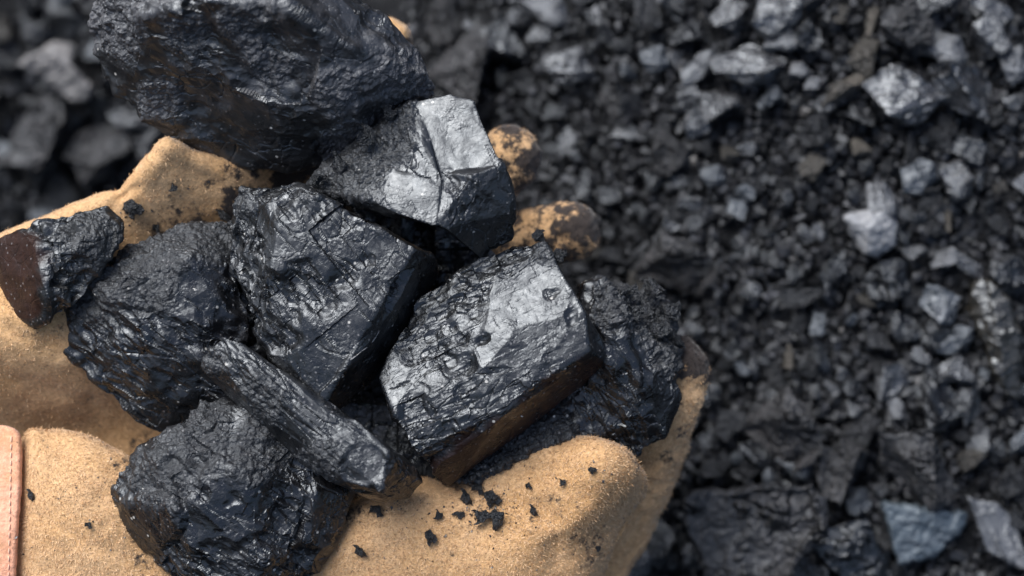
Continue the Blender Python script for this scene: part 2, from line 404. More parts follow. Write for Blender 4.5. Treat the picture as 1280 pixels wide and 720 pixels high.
# left lower lump
lump('left', [[(92, 358, 0), (120, 325, 0), (152, 308, 0), (215, 288, -5), (272, 278, -5), (292, 272, -10), (300, 330, 25), (310, 430, 20), (290, 500, 0), (205, 545, -20), (170, 530, -10), (82, 440, -5), (72, 420, -8), (76, 395, -5),
      (150, 350, 48), (230, 330, 50), (250, 420, 56), (150, 430, 40), (200, 380, 62), (120, 400, -90), (220, 320, -90), (250, 480, -90)]],
     'wide black coal lump behind the small brown-ended piece and left of the centre block', 'coal_black', A=A_bed(-35, 2.2, .8),
     crumb=[(190, 320, 60), (260, 290, 45), (110, 370, 40)], crumb_amp=4, wave=5, seed=51, bw=1.8, big=(60, .24, .08), layer=2.5, lay_dir=-38)
# stick
lump('stick', [[(278, 422, 80), (252, 458, 66), (258, 468, 40), (300, 500, 62), (370, 572, 60), (420, 604, 60), (458, 620, 60), (480, 628, 50), (512, 622, 40), (524, 600, 40), (518, 584, 60),
      (480, 548, 86), (420, 508, 96), (345, 460, 92), (298, 430, 88), (440, 556, 108), (484, 566, 116), (476, 612, 124), (432, 600, 112), (320, 470, 106), (400, 540, 20), (480, 600, 10)]],
     'long stick shaped coal piece lying across the lower left of the pile', 'coal', voxel=1.4, soft=0, A=A_bed(-40, 3.5, .7),
     crumb=[(330, 500, 30), (400, 575, 30), (270, 450, 18)], crumb_amp=3.5, wave=2, seed=61, bw=2.0, big=(40, .15, .08), mid=(14, .16, .06), small=(6, .3, .12), layer=0.7, lay_dir=-38, flat=[(455, 580, 26)])
# bottom lump
lump('bottom', [[(252, 504, 30), (206, 540, 30), (166, 574, 26), (162, 588, 30), (140, 606, 22), (140, 630, 20), (180, 682, 20), (232, 722, 20), (290, 780, 20), (380, 760, 0), (398, 712, 10), (432, 652, 20), (444, 606, 20), (400, 560, 50), (330, 500, 40),
      (230, 560, 76), (215, 640, 84), (300, 590, 96), (250, 700, 80), (330, 700, 84), (390, 640, 60), (200, 620, -60), (330, 560, -60), (330, 740, -60)]],
     'broad black coal lump with a flaky glossy face at the bottom of the pile', 'coal_black', A=A_bed(-35, 1.8, .8),
     crumb=[(250, 540, 55), (320, 560, 45), (200, 600, 40)], crumb_amp=3.5, wave=4, seed=71, bw=1.7, big=(60, .24, .08), mid=(22, .45, .18), small=(8, .5, .2), layer=2.0, lay_dir=-35, flat=[(190, 650, 40)])
# small brown-ended one at the left
lump('small', [[(-6, 308, 0), (-8, 340, 0), (0, 350, 4), (24, 392, 20), (46, 406, 28), (56, 402, 40), (92, 386, 40), (130, 320, 46), (150, 298, 36), (152, 276, 30), (134, 260, 28), (94, 276, 36), (42, 280, 40), (60, 300, 70), (62, 350, 72), (110, 300, 66),
      (20, 330, -30), (80, 370, -20), (130, 290, -20)]],
     'small coal piece with a flat brown broken end on the glove at the left edge', 'coal_brown', voxel=1.4, soft=0,
     crumb=[(120, 300, 40)], crumb_amp=3.5, wave=2, seed=81, big=(40, .15, .08), rust_shade=[(24, 322, 34, 1), (26, 352, 32, 1), (38, 380, 20, 1)], flat=[(18, 318, 34, 385, 34)])
# gap lumps, added to keep the voids dark, and the gritty piece
lump('gap_upper', [[(430, 240, -90), (600, 300, -80), (640, 350, -90), (560, 380, -80), (480, 330, -90), (450, 280, -150), (590, 330, -150), (520, 270, -90)]],
     'black coal lump added to darken the gap under the bright faced lump', 'coal_black', voxel=2.5, seed=91)
lump('gap_lower', [[(400, 480, -70), (480, 450, -90), (560, 560, -80), (552, 606, -56), (500, 612, -50), (430, 600, -70), (450, 500, -140), (540, 590, -120)]],
     'black coal lump added to darken the gap between stick shaped piece and right block', 'coal_black', voxel=2.5, seed=95)
lump('gap_left', [[(270, 300, -10), (320, 290, -20), (345, 400, -10), (330, 470, -10), (280, 500, -20), (255, 420, -20), (300, 400, 0), (280, 320, -90), (330, 450, -90)]],
     'black lump added to darken the gap between wide left lump and centre block', 'coal_black', voxel=2.5, seed=97)
lump('gritty', [[(548, 600, 8), (565, 608, 10), (610, 588, 16), (660, 562, 14), (710, 548, 6), (800, 566, -30), (790, 520, -40), (700, 500, -20), (600, 550, -10), (560, 590, 4), (560, 590, -70), (700, 540, -80), (780, 550, -80)]],
     'gritty black coal piece squeezed between the right block and the glove thumb', 'coal_black', voxel=1.8, crumb=[(640, 570, 120), (720, 540, 90)], crumb_amp=7, wave=3, seed=99)

# ------------------------------------------------------------------ the glove
def rbf(ctrl, c=70.0):
    X = np.array([[a, b] for a, b, _ in ctrl], float); z = np.array([q for _, _, q in ctrl], float)
    m = z.mean(); D = np.sqrt(((X[:, None] - X[None]) ** 2).sum(-1) + c * c)
    w = np.linalg.solve(D + np.eye(len(X)) * 1e-6, z - m)
    return lambda px, py: m + np.sqrt((px[:, None] - X[:, 0]) ** 2 + (py[:, None] - X[:, 1]) ** 2 + c * c) @ w
def smooth_loop(pts, step=5.0, it=2):
    p = np.array(pts, float)
    for _ in range(it):
        q = np.roll(p, -1, 0); p = np.stack([p * .75 + q * .25, p * .25 + q * .75], 1).reshape(-1, 2)
    out = []
    for a, b in zip(p, np.roll(p, -1, 0)):
        n = max(1, int(np.hypot(*(b - a)) / step))
        for k in range(n): out.append(a + (b - a) * k / n)
    out = np.array(out)
    keep = [0]
    for i in range(1, len(out)):
        if np.hypot(*(out[i] - out[keep[-1]])) > step * 0.5: keep.append(i)
    return out[keep]
def panel(outline, ctrl, thick, rr, step=5.0, c=70.0):
    """cushion of leather: outline in the picture, mid height from control points, rounded rim; returns V (px,py,w), quads/tris"""
    B = smooth_loop(outline, step); nb = len(B)
    x0, y0 = B.min(0); x1, y1 = B.max(0)
    gx, gy = np.meshgrid(np.arange(x0, x1, step), np.arange(y0, y1, step * .87)); gx[1::2] += step / 2
    G = np.stack([gx.ravel(), gy.ravel()], 1)
    def dist(Q):
        d = np.full(len(Q), 1e9)
        for a, b in zip(B, np.roll(B, -1, 0)):
            ab = b - a; t = np.clip(((Q - a) @ ab) / (ab @ ab + 1e-9), 0, 1)
            d = np.minimum(d, np.hypot(*(Q - a - t[:, None] * ab).T))
        return d
    ins = np.zeros(len(G), bool)
    for a, b in zip(B, np.roll(B, -1, 0)):
        c1 = (a[1] > G[:, 1]) != (b[1] > G[:, 1])
        with np.errstate(divide='ignore', invalid='ignore'):
            xx = (b[0] - a[0]) * (G[:, 1] - a[1]) / (b[1] - a[1]) + a[0]
        ins ^= c1 & (G[:, 0] < xx)
    G = G[ins]; G = G[dist(G) > step * 0.55]
    Q = np.concatenate([B, G])
    co, ed, fa, *_ = delaunay_2d_cdt([Vector(q) for q in Q], [(i, (i + 1) % nb) for i in range(nb)], [], 1, 1e-4)
    Q = np.array([tuple(q) for q in co]); fa = [f for f in fa if len(f) == 3]
    d = dist(Q); isb = d < 1e-3
    z = rbf(ctrl, c)(Q[:, 0], Q[:, 1])
    t = np.clip(d / rr, 0, 1); prof = np.sqrt(1 - (1 - t) ** 2) * thick
    top = np.column_stack([Q, z + prof]); bot = np.column_stack([Q, z - prof * 0.8])
    idx = np.arange(len(Q)); bi = np.where(isb, idx, idx + len(Q))
    V = np.concatenate([top, bot])
    F = []
    for f in fa:
        a, b, c_ = f
        ar = (Q[b] - Q[a])[0] * (Q[c_] - Q[a])[1] - (Q[b] - Q[a])[1] * (Q[c_] - Q[a])[0]
        if ar > 0: a, b, c_ = a, c_, b           # py runs down the picture
        F.append((a, b, c_)); F.append((bi[a], bi[c_], bi[b]))
    F = np.array(F)
    used = np.unique(F); mp = -np.ones(len(V), int); mp[used] = np.arange(len(used))
    return V[used], mp[F]
def tube(chain, step=4.0, sides=40, flatn=0.85):
    """finger: chain of (px,py,w,r); closed round tip at both ends"""
    c = np.array([(*P(*q[:3]), q[3]) for q in chain])
    n = len(c); ts = np.linspace(0, n - 1, int(sum(np.linalg.norm(c[i + 1, :3] - c[i, :3]) for i in range(n - 1)) / step) + 2)
    def cr(t):
        i = min(int(t), n - 2); f = t - i
        p0, p1, p2, p3 = c[max(i - 1, 0)], c[i], c[i + 1], c[min(i + 2, n - 1)]
        return 0.5 * ((2 * p1) + (-p0 + p2) * f + (2 * p0 - 5 * p1 + 4 * p2 - p3) * f * f + (-p0 + 3 * p1 - 3 * p2 + p3) * f ** 3)
    S = [cr(t) for t in ts]
    d0 = S[0][:3] - S[1][:3]; d0 /= np.linalg.norm(d0); d1 = S[-1][:3] - S[-2][:3]; d1 /= np.linalg.norm(d1)
    rings = []
    for a in np.linspace(math.radians(85), math.radians(10), 8): rings.append((S[0][:3] + d0 * S[0][3] * math.sin(a), S[0][3] * math.cos(a), -d0))
    for i, s in enumerate(S):
        d = (S[min(i + 1, len(S) - 1)] - S[max(i - 1, 0)])[:3]; rings.append((s[:3], s[3], d / np.linalg.norm(d)))
    for a in np.linspace(math.radians(10), math.radians(88), 9): rings.append((S[-1][:3] + d1 * S[-1][3] * math.sin(a), S[-1][3] * math.cos(a), d1))
    V = []; F = []
    for p, r, d in rings:
        a = np.cross(d, [0, 0, 1.0]); a /= np.linalg.norm(a) + 1e-9; b = np.cross(a, d)
        for k in range(sides):
            th = 2 * math.pi * k / sides
            V.append(p + r * (a * math.cos(th) + b * math.sin(th) * flatn))
    m = len(rings)
    for i in range(m - 1):
        for k in range(sides):
            k2 = (k + 1) % sides
            F.append((i * sides + k, i * sides + k2, (i + 1) * sides + k2, (i + 1) * sides + k))
    caps = [tuple(range(sides))[::-1], tuple((m - 1) * sides + k for k in range(sides))]
    return V, F + caps

glove = bpy.data.objects.new('work_glove', None); C.objects.link(glove)
glove.location = Vector(world([-300, -60, -100])); glove.empty_display_size = 0.02
tag(glove, 'tan suede work glove, palm up, cupped under the pile of coal lumps', 'glove')
bpy.context.view_layer.update()
SURF = []     # (V frame, F tris, soot) for the fibres and crumbs
def to_tris(F): return F if F.shape[1] == 3 else np.concatenate([F[:, [0, 1, 2]], F[:, [0, 2, 3]]])
def glove_part(name, V, F, mat, soot=(), wr=3.0, seed=5, label=None, fuzz=1.0, soot_base=0.0, creases=()):
    """V heap-frame"""
    n = normals(V, F)
    if (n[:, 2] * (V[:, 2] - V[:, 2].mean())).sum() < 0: F = F[:, ::-1].copy(); n = -n
    k = DIST / (DIST - V[:, 2]); px = V[:, 0] * k + 640; py = 360 - V[:, 1] * k
    h = wr * fbm(V / 70.0, seed, 3) + (1.6 + 2.6 * (name == 'finger')) * fbm(V / 16.0, seed + 3, 4)
    for (ax, ay, bx, by, wdt, dep) in creases:
        a = np.array([ax, ay]); ab = np.array([bx - ax, by - ay], float); Q = np.column_stack([px, py])
        t = np.clip(((Q - a) @ ab) / (ab @ ab), 0, 1); d = np.hypot(*(Q - a - t[:, None] * ab).T) + 6 * vnoise(V / 40, seed + 8)
        h -= dep * np.exp(-(d / wdt) ** 2)
    V = V + n * h[:, None]
    s = np.full(len(V), soot_base); nz = fbm(V / 20.0, seed + 60, 4)
    for cx, cy, cr, am in soot:
        s = np.maximum(s, am * np.clip(1.3 - np.hypot(px - cx, py - cy) / cr + 0.7 * nz, 0, 1))
    o = add(name, V, F, M[mat], {'soot': s}, glove)
    if label: o['label'] = label
    SURF.append((V, to_tris(F), s, fuzz, mat))
    return o

# palm: the heel shows at the left, the rest runs under the pile
pV, pF = panel([(-110, 345), (0, 291), (70, 262), (128, 240), (150, 233), (172, 205), (204, 167), (222, 174), (250, 190), (330, 195), (430, 150), (520, 150), (610, 250), (700, 380), (740, 500), (700, 580), (560, 640), (380, 660), (200, 650), (60, 620), (-110, 600)],
    [(-80, 340, -34), (0, 300, -34), (60, 270, -34), (150, 238, -30), (205, 175, 4), (250, 210, -34), (300, 230, -60), (170, 260, -46), (80, 340, -30), (20, 420, 0), (-60, 420, 0), (90, 460, -40), (20, 510, -84), (110, 525, -120), (180, 545, -140), (-60, 540, -110), (60, 620, -170), (250, 350, -130),
     (400, 300, -170), (450, 450, -175), (600, 350, -165), (700, 480, -150), (500, 600, -150), (300, 620, -140), (560, 180, -150), (400, 170, -130)], 26, 26, c=50)
glove_part('palm', Pn(pV), pF, 'suede', wr=5, seed=5, soot=[(225, 270, 26, .42), (250, 285, 26, .5), (190, 300, 24, .5), (420, 330, 150, 1.5), (600, 400, 170, 1.5), (350, 480, 150, 1.5), (520, 560, 110, 1.5), (250, 500, 60, .8), (185, 552, 22, .5), (60, 420, 40, .25), (290, 215, 30, .4)], creases=[(-20, 318, 70, 280, 10, 5), (-20, 400, 70, 440, 9, 5), (0, 470, 110, 500, 8, 4), (40, 360, 60, 430, 9, 4), (190, 190, 270, 230, 9, 4), (150, 240, 120, 300, 8, 4), (170, 235, 150, 245, 6, 4)])  # central soot: contact dirt, laid on heavily to dim tan bounce onto the coal
# thumb panel: heel of the thumb at lower left sweeping to its tip at right
tV, tF = panel([(22, 534), (60, 534), (110, 541), (160, 566), (210, 596), (300, 630), (400, 640), (450, 622), (500, 600), (536, 594), (556, 604), (600, 581), (650, 560), (700, 546), (745, 545), (782, 557), (806, 580), (815, 604), (806, 636), (782, 672), (758, 715), (740, 770), (700, 840), (500, 880), (10, 880), (16, 720)],
    [(22, 540, -30), (20, 640, -26), (20, 760, -40), (100, 560, -22), (100, 640, -10), (160, 580, -30), (140, 720, -16), (230, 620, -50), (330, 660, -60), (330, 800, -60), (430, 680, -30), (500, 630, -26), (600, 620, -28), (600, 720, -16), (700, 600, -10), (770, 590, 4),
     (810, 605, -34), (785, 655, -60), (740, 660, -22), (740, 760, -80), (500, 860, -90), (150, 860, -60)], 44, 64, c=50)
glove_part('thumb', Pn(tV), tF, 'suede', wr=5, seed=9, soot=[(800, 560, 22, .5), (735, 690, 34, .36), (500, 606, 26, .5), (440, 640, 26, .45), (600, 590, 30, .35), (165, 580, 22, .4), (606, 636, 34, .33), (690, 640, 50, .22), (180, 690, 30, .35)], creases=[(700, 700, 800, 650, 26, 12), (560, 600, 690, 650, 14, 5), (700, 548, 730, 620, 8, 3), (60, 545, 130, 620, 12, 4), (40, 640, 150, 700, 10, 3), (660, 590, 700, 700, 10, 4), (430, 650, 470, 720, 12, 4), (812, 560, 812, 610, 10, 4), (640, 585, 700, 590, 9, 3)])
def finger(chain, seed, soot, mat='suede', base=0.0, label=None, creases=()):
    V, F = remesh([tube(chain)], 3.2)
    V = relax(V, F, 2)
    return glove_part('finger', V, F, mat, soot, wr=5, seed=seed, soot_base=base, label=label, creases=creases)
finger([(640, 840, -150, 60), (700, 740, -135, 62), (758, 650, -165, 60), (799, 575, -125, 56), (828, 510, -75, 48), (848, 460, -64, 40)], 15,
       [(872, 424, 44, 1.9), (835, 420, 44, 1.6), (884, 470, 14, .8), (842, 500, 14, .8), (835, 575, 14, .5), (850, 540, 12, .5)], label='index finger, its tip blackened with coal dust')
finger([(560, 360, -180, 56), (620, 320, -160, 48), (690, 292, -128, 40), (713, 289, -122, 39)], 17,
       [(742, 275, 50, 1.1), (700, 310, 50, .62), (715, 250, 34, .6), (675, 270, 20, .55)], base=0.42, label='middle finger, its tip half covered in black dust')
finger([(520, 330, -170, 56), (570, 280, -150, 46), (612, 225, -124, 40), (630, 204, -116, 42), (638, 192, -112, 40)], 19,
       [(670, 200, 32, 1.0), (640, 160, 34, .75), (655, 235, 26, .75), (615, 200, 24, .6)], base=0.4, label='ring finger, its tip streaked with black dust')
finger([(380, 250, -150, 50), (420, 160, -150, 42), (462, 72, -136, 36), (482, 54, -130, 34)], 21, [(520, 60, 22, .7)])

# salmon binding along the cuff
bpts = [(24, 534), (28, 560), (26, 620), (22, 680), (20, 740), (16, 800), (-40, 800), (-40, 540), (-10, 530)]
bV, bF = panel(bpts, [(24, 534, -2), (24, 600, 10), (20, 700, 10), (16, 790, -2), (-40, 540, 0), (-40, 700, 10)], 7, 6, step=3.0, c=60)
cb = glove_part('cuff_binding', Pn(bV), bF, 'binding', wr=2, seed=25, fuzz=0.0)
# stitches along it
def seg_tube(a, b, r, n=6):
    a = np.array(a); b = np.array(b); d = b - a; L = np.linalg.norm(d); d = d / L
    s = np.cross(d, [0, 0, 1.0]); s /= np.linalg.norm(s); t = np.cross(s, d); V = []; F = []
    for f, rr in ((0, .4), (.2, 1), (.8, 1), (1, .4)):
        for k in range(n):
            th = 2 * math.pi * k / n; V.append(a + d * L * f + r * rr * (s * math.cos(th) + t * math.sin(th)))
    for i in range(3):
        for k in range(n): F.append((i * n + k, i * n + (k + 1) % n, (i + 1) * n + (k + 1) % n, (i + 1) * n + k))
    return V, F

trees = [BVHTree.FromPolygons([tuple(v) for v in V], [tuple(int(i) for i in f) for f in F]) for V, F, *_ in SURF]
def surf_at(px, py):
    o = Vector((0, 0, DIST)); d = (Vector(P(px, py, 0)) - o).normalized(); best = None
    for t in trees:
        h, nn, i, ds = t.ray_cast(o, d)
        if h is not None and (best is None or ds < best[2]): best = (h, nn, ds)
    return best
V = []; F = []
y = 545
while y < 735:
    a = surf_at(14.5 - (y - 545) * .02, y); b = surf_at(14 - (y - 545) * .02, y + 7)
    if a and b:
        v, f = seg_tube(np.array(a[0]) + [0, 0, .9], np.array(b[0]) + [0, 0, .9], 1.0); n0 = len(V); V += v; F += [tuple(i + n0 for i in q) for q in f]
    y += 10
W = world(np.array(V)); c = W.mean(0)
stx = link('seam_stitching', mesh_from('seam_stitching', W - c, np.array(F), M['thread']), c, cb)
stx.location = Vector(c) - glove.location - cb.location

# suede nap: short fibres
rng = np.random.default_rng(4)
def fibres(V, F, soot, n, lmin=2.0, lmax=6.5):
    a, b, c = V[F[:, 0]], V[F[:, 1]], V[F[:, 2]]
    nn = np.cross(b - a, c - a); ar = np.linalg.norm(nn, axis=1); nn /= ar[:, None] + 1e-9
    k = DIST / (DIST - a[:, 2]); px = a[:, 0] * k + 640; py = 360 - a[:, 1] * k
    vis = (nn[:, 2] > -0.35) & (px > -20) & (px < 1300) & (py > -20) & (py < 740)
    w = ar * vis; i = rng.choice(len(F), n, p=w / w.sum())
    u = rng.random((n, 2)); fl = u.sum(1) > 1; u[fl] = 1 - u[fl]
    p = a[i] + (b - a)[i] * u[:, :1] + (c - a)[i] * u[:, 1:]
    nr = nn[i]
    flow = np.stack([vnoise(p / 50, 71), vnoise(p / 50, 72), vnoise(p / 50, 73)], 1) * 1.3 + rng.normal(0, .75, (n, 3))
    flow -= nr * np.einsum('ij,ij->i', flow, nr)[:, None]
    d = nr * rng.uniform(.25, .8, (n, 1)) + flow; d /= np.linalg.norm(d, axis=1, keepdims=True)
    L = (lmin + (lmax - lmin) * rng.random(n) ** 2.2)[:, None]
    s = np.cross(d, nr + rng.normal(0, .2, (n, 3))); s /= np.linalg.norm(s, axis=1, keepdims=True) + 1e-9
    wd_ = rng.uniform(.28, .5, (n, 1))
    p0 = p - nr * .6
    mid = p0 + d * L * .55 + nr * L * .12
    tip = p0 + d * L
    VV = np.stack([p0 - s * wd_, p0 + s * wd_, mid + s * wd_ * .8, mid - s * wd_ * .8, tip + s * .08, tip - s * .08], 1).reshape(-1, 3)
    base = np.arange(n)[:, None] * 6
    FF = np.concatenate([base + np.array([0, 1, 2, 3]), base + np.array([3, 2, 4, 5])])
    tint = np.repeat(rng.random(n), 6); so2 = np.repeat(soot[F[i, 0]], 6)
    return VV, FF, tint, so2
V = []; F = []; T = []; S_ = []; nb = 0
for (v, f, s, fz, mt), cnt in zip(SURF, (34000, 52000, 18000, 5000, 5000, 2000, 0)):
    if cnt == 0: continue
    a, b, c, d = fibres(v, f, s, cnt); V.append(a); F.append(b + nb); T.append(c); S_.append(d); nb += len(a)
V = np.concatenate(V); F = np.concatenate(F)
nap = add('suede_nap', V, F, M['fibre'], {'tint': np.concatenate(T), 'soot': np.concatenate(S_)}, glove, smooth=False)
nap['kind'] = 'stuff'

# ------------------------------------------------------------------ crumbs on the glove
rnd = random.Random(7)
def rock(seed, n=16, jag=0.25, vox=0.055, chipc=0.35, flatz=1.0, jit=0.0, face=False):
    """unit sized stone, voxel skinned so that it can take fracture chips"""
    r = random.Random(seed); pts = []
    for _ in range(n):
        v = Vector((r.gauss(0, 1), r.gauss(0, 1), r.gauss(0, 1))).normalized() * (0.5 * r.uniform(1 - jag, 1))
        pts.append((v.x, v.y, v.z * flatz))
    if face:      # one large cleavage face turned up the slope
        nf = Vector((-.18 + r.uniform(-.14, .14), .32 + r.uniform(-.14, .14), .93)).normalized(); q = []
        for p in pts + [tuple(Vector((r.gauss(0, 1), r.gauss(0, 1), abs(r.gauss(0, 1)))).normalized() * .5) for _ in range(3)]:
            v = Vector(p); e = v.dot(nf) - .24
            if e > 0: v = v - nf * e
            q.append(tuple(v))
        pts = q
    hl = [hull(pts)]
    if jit:
        for _ in range(3):
            cx = Vector((r.uniform(-jit, jit), r.uniform(-jit, jit), 0)); sz = r.uniform(.3, .6)
            hl.append(hull([tuple(Vector((r.gauss(0, 1), r.gauss(0, 1), r.gauss(0, 1))).normalized() * sz * r.uniform(.35, .6) + cx) for _ in range(10)]))
    V, F = remesh(hl, vox)
    n_ = relax(normals(V, F), F, 2)
    h = scoops(V, chipc, .12 if face else .25, .15, seed) + scoops(V, chipc * .4, .2 if face else .35, .2, seed + 9) + .01 * fbm(V * 5, seed)
    V = V + n_ * h[:, None]
    mn, mx = V.min(0), V.max(0); V = (V - (mn + mx) / 2) / (mx - mn)
    return V, F
PILEBITS = [(815, 358, 34, -10, 'ragged crumb on the crest of the far right black lump'), (786, 366, 30, 0, 'gritty crumb left of the ragged crest crumb on the far right lump'),
 (838, 386, 32, -14, 'gritty crumb right below the ragged crest crumb on the far right lump'), (764, 372, 26, 0, 'gritty crumb beside the upper right corner of the right block'),
 (826, 408, 28, 0, 'gritty crumb above the blackened index fingertip'), (846, 425, 24, -20, 'crumb touching the blackened index fingertip'),
 (800, 392, 26, 10, 'crumb in the middle of the gritty cluster on the far right lump'), (700, 318, 20, 20, 'small crumb off the top corner of the right block'),
 (672, 298, 22, 20, 'crumb between bright faced lump and the right block'), (455, 168, 28, 70, 'crumb pressed between the largest lump and bright faced lump'),
 (425, 206, 30, 50, 'gritty crumb at the left end of the bright faced lump'), (398, 226, 22, 45, 'small crumb where bright faced lump nears the centre block'),
 (488, 140, 22, 60, 'crumb above the bright grey face of the bright faced lump'), (575, 588, 22, 10, 'crumb under the lower corner of the right block')]
M['crumb'] = coal_mat('crumb_coal', k=60, dusty=(.05, .05, .058), dust_amt=.9, rl=.3, rh=.7, specks=False, bstr=.5)
crumb_me = []
for k in range(5):
    V, F = rock(500 + k, 13, .65, .06, .3, jit=.4)
    crumb_me.append(mesh_from('coal_crumb', V @ R3.T, F, M['crumb'], {'crumble': np.zeros(len(V))}))
    crumb_me[-1].transform(RM.inverted().to_4x4())
def place(name, me, px, py, w, sx, sy, sz, ang, tilt=(0, 0)):
    o = bpy.data.objects.new(name, me); C.objects.link(o)
    m = RM @ Matrix.Rotation(math.radians(ang), 3, 'Z') @ Matrix.Rotation(tilt[0], 3, 'X') @ Matrix.Rotation(tilt[1], 3, 'Y')
    k = (DIST - w) / DIST
    o.matrix_world = Matrix.Translation(Vector(world(P(px, py, w)))) @ m.to_4x4() @ Matrix.Diagonal((sx * k * U, sy * k * U, sz * k * U, 1))
    return o
crumbs = [(39, 619, 13, 14, 'isolated black crumb on the glove heel just right of the salmon cuff'),
    (111, 657, 10, 8, 'shiny grey crumb on the glove heel left of the bottom lump'),
    (168, 262, 22, 24, 'largest black crumb on the upper glove beside the small brown-ended piece'),
    (217, 235, 10, 11, 'round black crumb on the upper glove below the largest lump'),
    (157, 262, 8, 12, 'thin crumb touching the largest crumb on the upper glove'),
    (450, 689, 18, 14, 'black crumb on the thumb right of the bottom lump'),
    (471, 639, 18, 14, 'ragged black crumb beside the end of the stick shaped piece'),
    (539, 673, 14, 20, 'upright oval crumb alone on the middle of the thumb'),
    (548, 644, 11, 12, 'small round crumb above the upright oval crumb'),
    (573, 644, 15, 9, 'flat crumb just left of the crumb cluster on the thumb'),
    (583, 622, 20, 18, 'upper left crumb of the cluster on the thumb'),
    (598, 612, 18, 12, 'topmost crumb of the cluster on the thumb'),
    (616, 624, 20, 20, 'upper right crumb of the cluster on the thumb'),
    (601, 645, 20, 18, 'lower left crumb of the cluster on the thumb'),
    (618, 650, 20, 24, 'largest and lowest crumb of the cluster on the thumb'),
    (667, 638, 13, 13, 'lone round crumb right of the crumb cluster on the thumb'),
    (661, 608, 8, 9, 'brownish grey crumb above the lone round crumb on the thumb'),
    (741, 588, 10, 9, 'small grey crumb near the tip of the thumb'),
    (703, 603, 9, 9, 'faint small crumb between thumb tip and crumb cluster'),
    (746, 686, 9, 7, 'dark crumb low on the shaded side of the thumb'),
    (279, 268, 16, 20, 'black crumb standing on the rim of the wide left lump'),
    (196, 286, 10, 12, 'black crumb where the wide left lump meets the glove'),
    (426, 665, 5, 6, 'tiny black crumb beside the right edge of the bottom lump')]
CR = []
for i, (x, y, a, b, lab) in enumerate(crumbs):
    h = surf_at(x, y)
    if h is None: continue
    w = h[0].z + min(a, b) * 0.4
    o = place('coal_crumb', crumb_me[i % 5], x, y, w, a * 1.15, b * 1.15, min(a, b) * .9, rnd.uniform(-20, 20))
    tag(o, lab, 'coal crumb', 'coal crumbs spilled on the glove')
for i, (x, y, a, w_, lab) in enumerate(PILEBITS):
    tag(place('coal_crumb', crumb_me[i % 5], x, y, w_, a * 1.1, a * .95, a * .9, 70 * i, (.5 * (i % 3 - 1), .4 * (i % 4 - 1.5))), lab, 'coal crumb', 'coal crumbs wedged in the held pile')
# coal powder on the suede, far too fine to count
tv_, tf_ = hull([tuple(Vector((rnd.gauss(0, 1), rnd.gauss(0, 1), rnd.gauss(0, 1))).normalized() * rnd.uniform(.3, .55)) for _ in range(11)])
tv_ = np.array(tv_); V = []; F = []; nb = 0
for i in range(520):
    q = rnd.random()
    if q < .35: x, y = rnd.gauss(602, 26), rnd.gauss(634, 20)
    elif q < .6: x, y = rnd.uniform(430, 780), rnd.uniform(575, 715)
    elif q < .72: x, y = rnd.gauss(490, 25), rnd.gauss(632, 8)
    elif q < .88: x, y = rnd.uniform(120, 300), 285 - abs(rnd.gauss(0, 26))
    else: x, y = rnd.uniform(20, 170), rnd.uniform(545, 715)
    h = surf_at(x, y)
    if h is None: continue
    s_ = rnd.uniform(1.2, 3.0) if rnd.random() < .85 else rnd.uniform(3, 5)
    a_ = rnd.uniform(0, 6.28); Rz = np.array([[math.cos(a_), math.sin(a_), 0], [-math.sin(a_), math.cos(a_), 0], [0, 0, .7]])
    V.append(tv_ * [rnd.uniform(.7, 1.5), 1, 1] @ Rz * s_ + np.array(h[0]) + [0, 0, s_ * .2]); F += [tuple(j + nb for j in f) for f in tf_]; nb += len(tv_)
V = np.concatenate(V)
tag(add('coal_dust', V, F, M['coal_rough'], {'crumble': np.zeros(len(V))}, smooth=False), 'fine black coal powder sprinkled on the tan suede', 'coal dust', kind='stuff')
# pale mineral chips lying on coal
M['chip'] = coal_mat('pale_mineral', base=(.6, .6, .57), dusty=(.5, .5, .48), rl=.5, rh=.7, k=60, specks=False, bstr=.2)
M['scratch'] = coal_mat('pale_scratch', base=(.25, .25, .25), dusty=(.3, .3, .3), rl=.5, rh=.7, k=1.01, specks=False, bstr=.2)
chip_me = crumb_me[0].copy(); chip_me.materials.clear(); chip_me.materials.append(M['chip'])
bpy.context.view_layer.update()
LT = []
dgx = bpy.context.evaluated_depsgraph_get()
def lump_hit(px, py):
    o = Vector(world([0, 0, DIST])); d = (Vector(world(P(px, py, 0))) - o).normalized()
    ok, loc, nor, *_ = scn.ray_cast(dgx, o, d)
    if not ok: return None
    f = (np.array(loc) - ORG) @ R3 / U
    return f
for x, y, a, lab in ((574, 343, 6, 'white mineral chip in the notch above the right block'), (244, 362, 5, 'white mineral fleck on the wide left lump'),
                     (563, 350, 3.5, 'smaller pale chip left of the white mineral chip'), (652, 520, 3.5, 'pale chip on the brown side of the right block')):
    f = lump_hit(x, y)
    if f is None: continue
    tag(place('mineral_chip', chip_me, x, y, f[2] + 1, a, a * 1.1, a * .6, 30), lab, 'mineral chip')
# pale scratch on the centre block's side
SC = []
for x, y in ((474, 414), (470, 421), (465, 428), (459, 434), (452, 439), (445, 445), (438, 450)):
    f = lump_hit(x, y)
    if f is not None: SC.append(f)
if len(SC) > 3:
    V = []; F = []
    for i in range(len(SC) - 1):
        if i == 2: continue
        v, f = seg_tube(SC[i] + [0, 0, .5], SC[i + 1] + [0, 0, .4], .75 if i % 2 else .45); b = len(V); V += v; F += [tuple(q + b for q in r) for r in f]
    W = world(np.array(V)); c = W.mean(0); ob = LUMPS['centre']
    s = link('scratch', mesh_from('scratch', W - c, np.array(F), M['scratch']), c, ob)

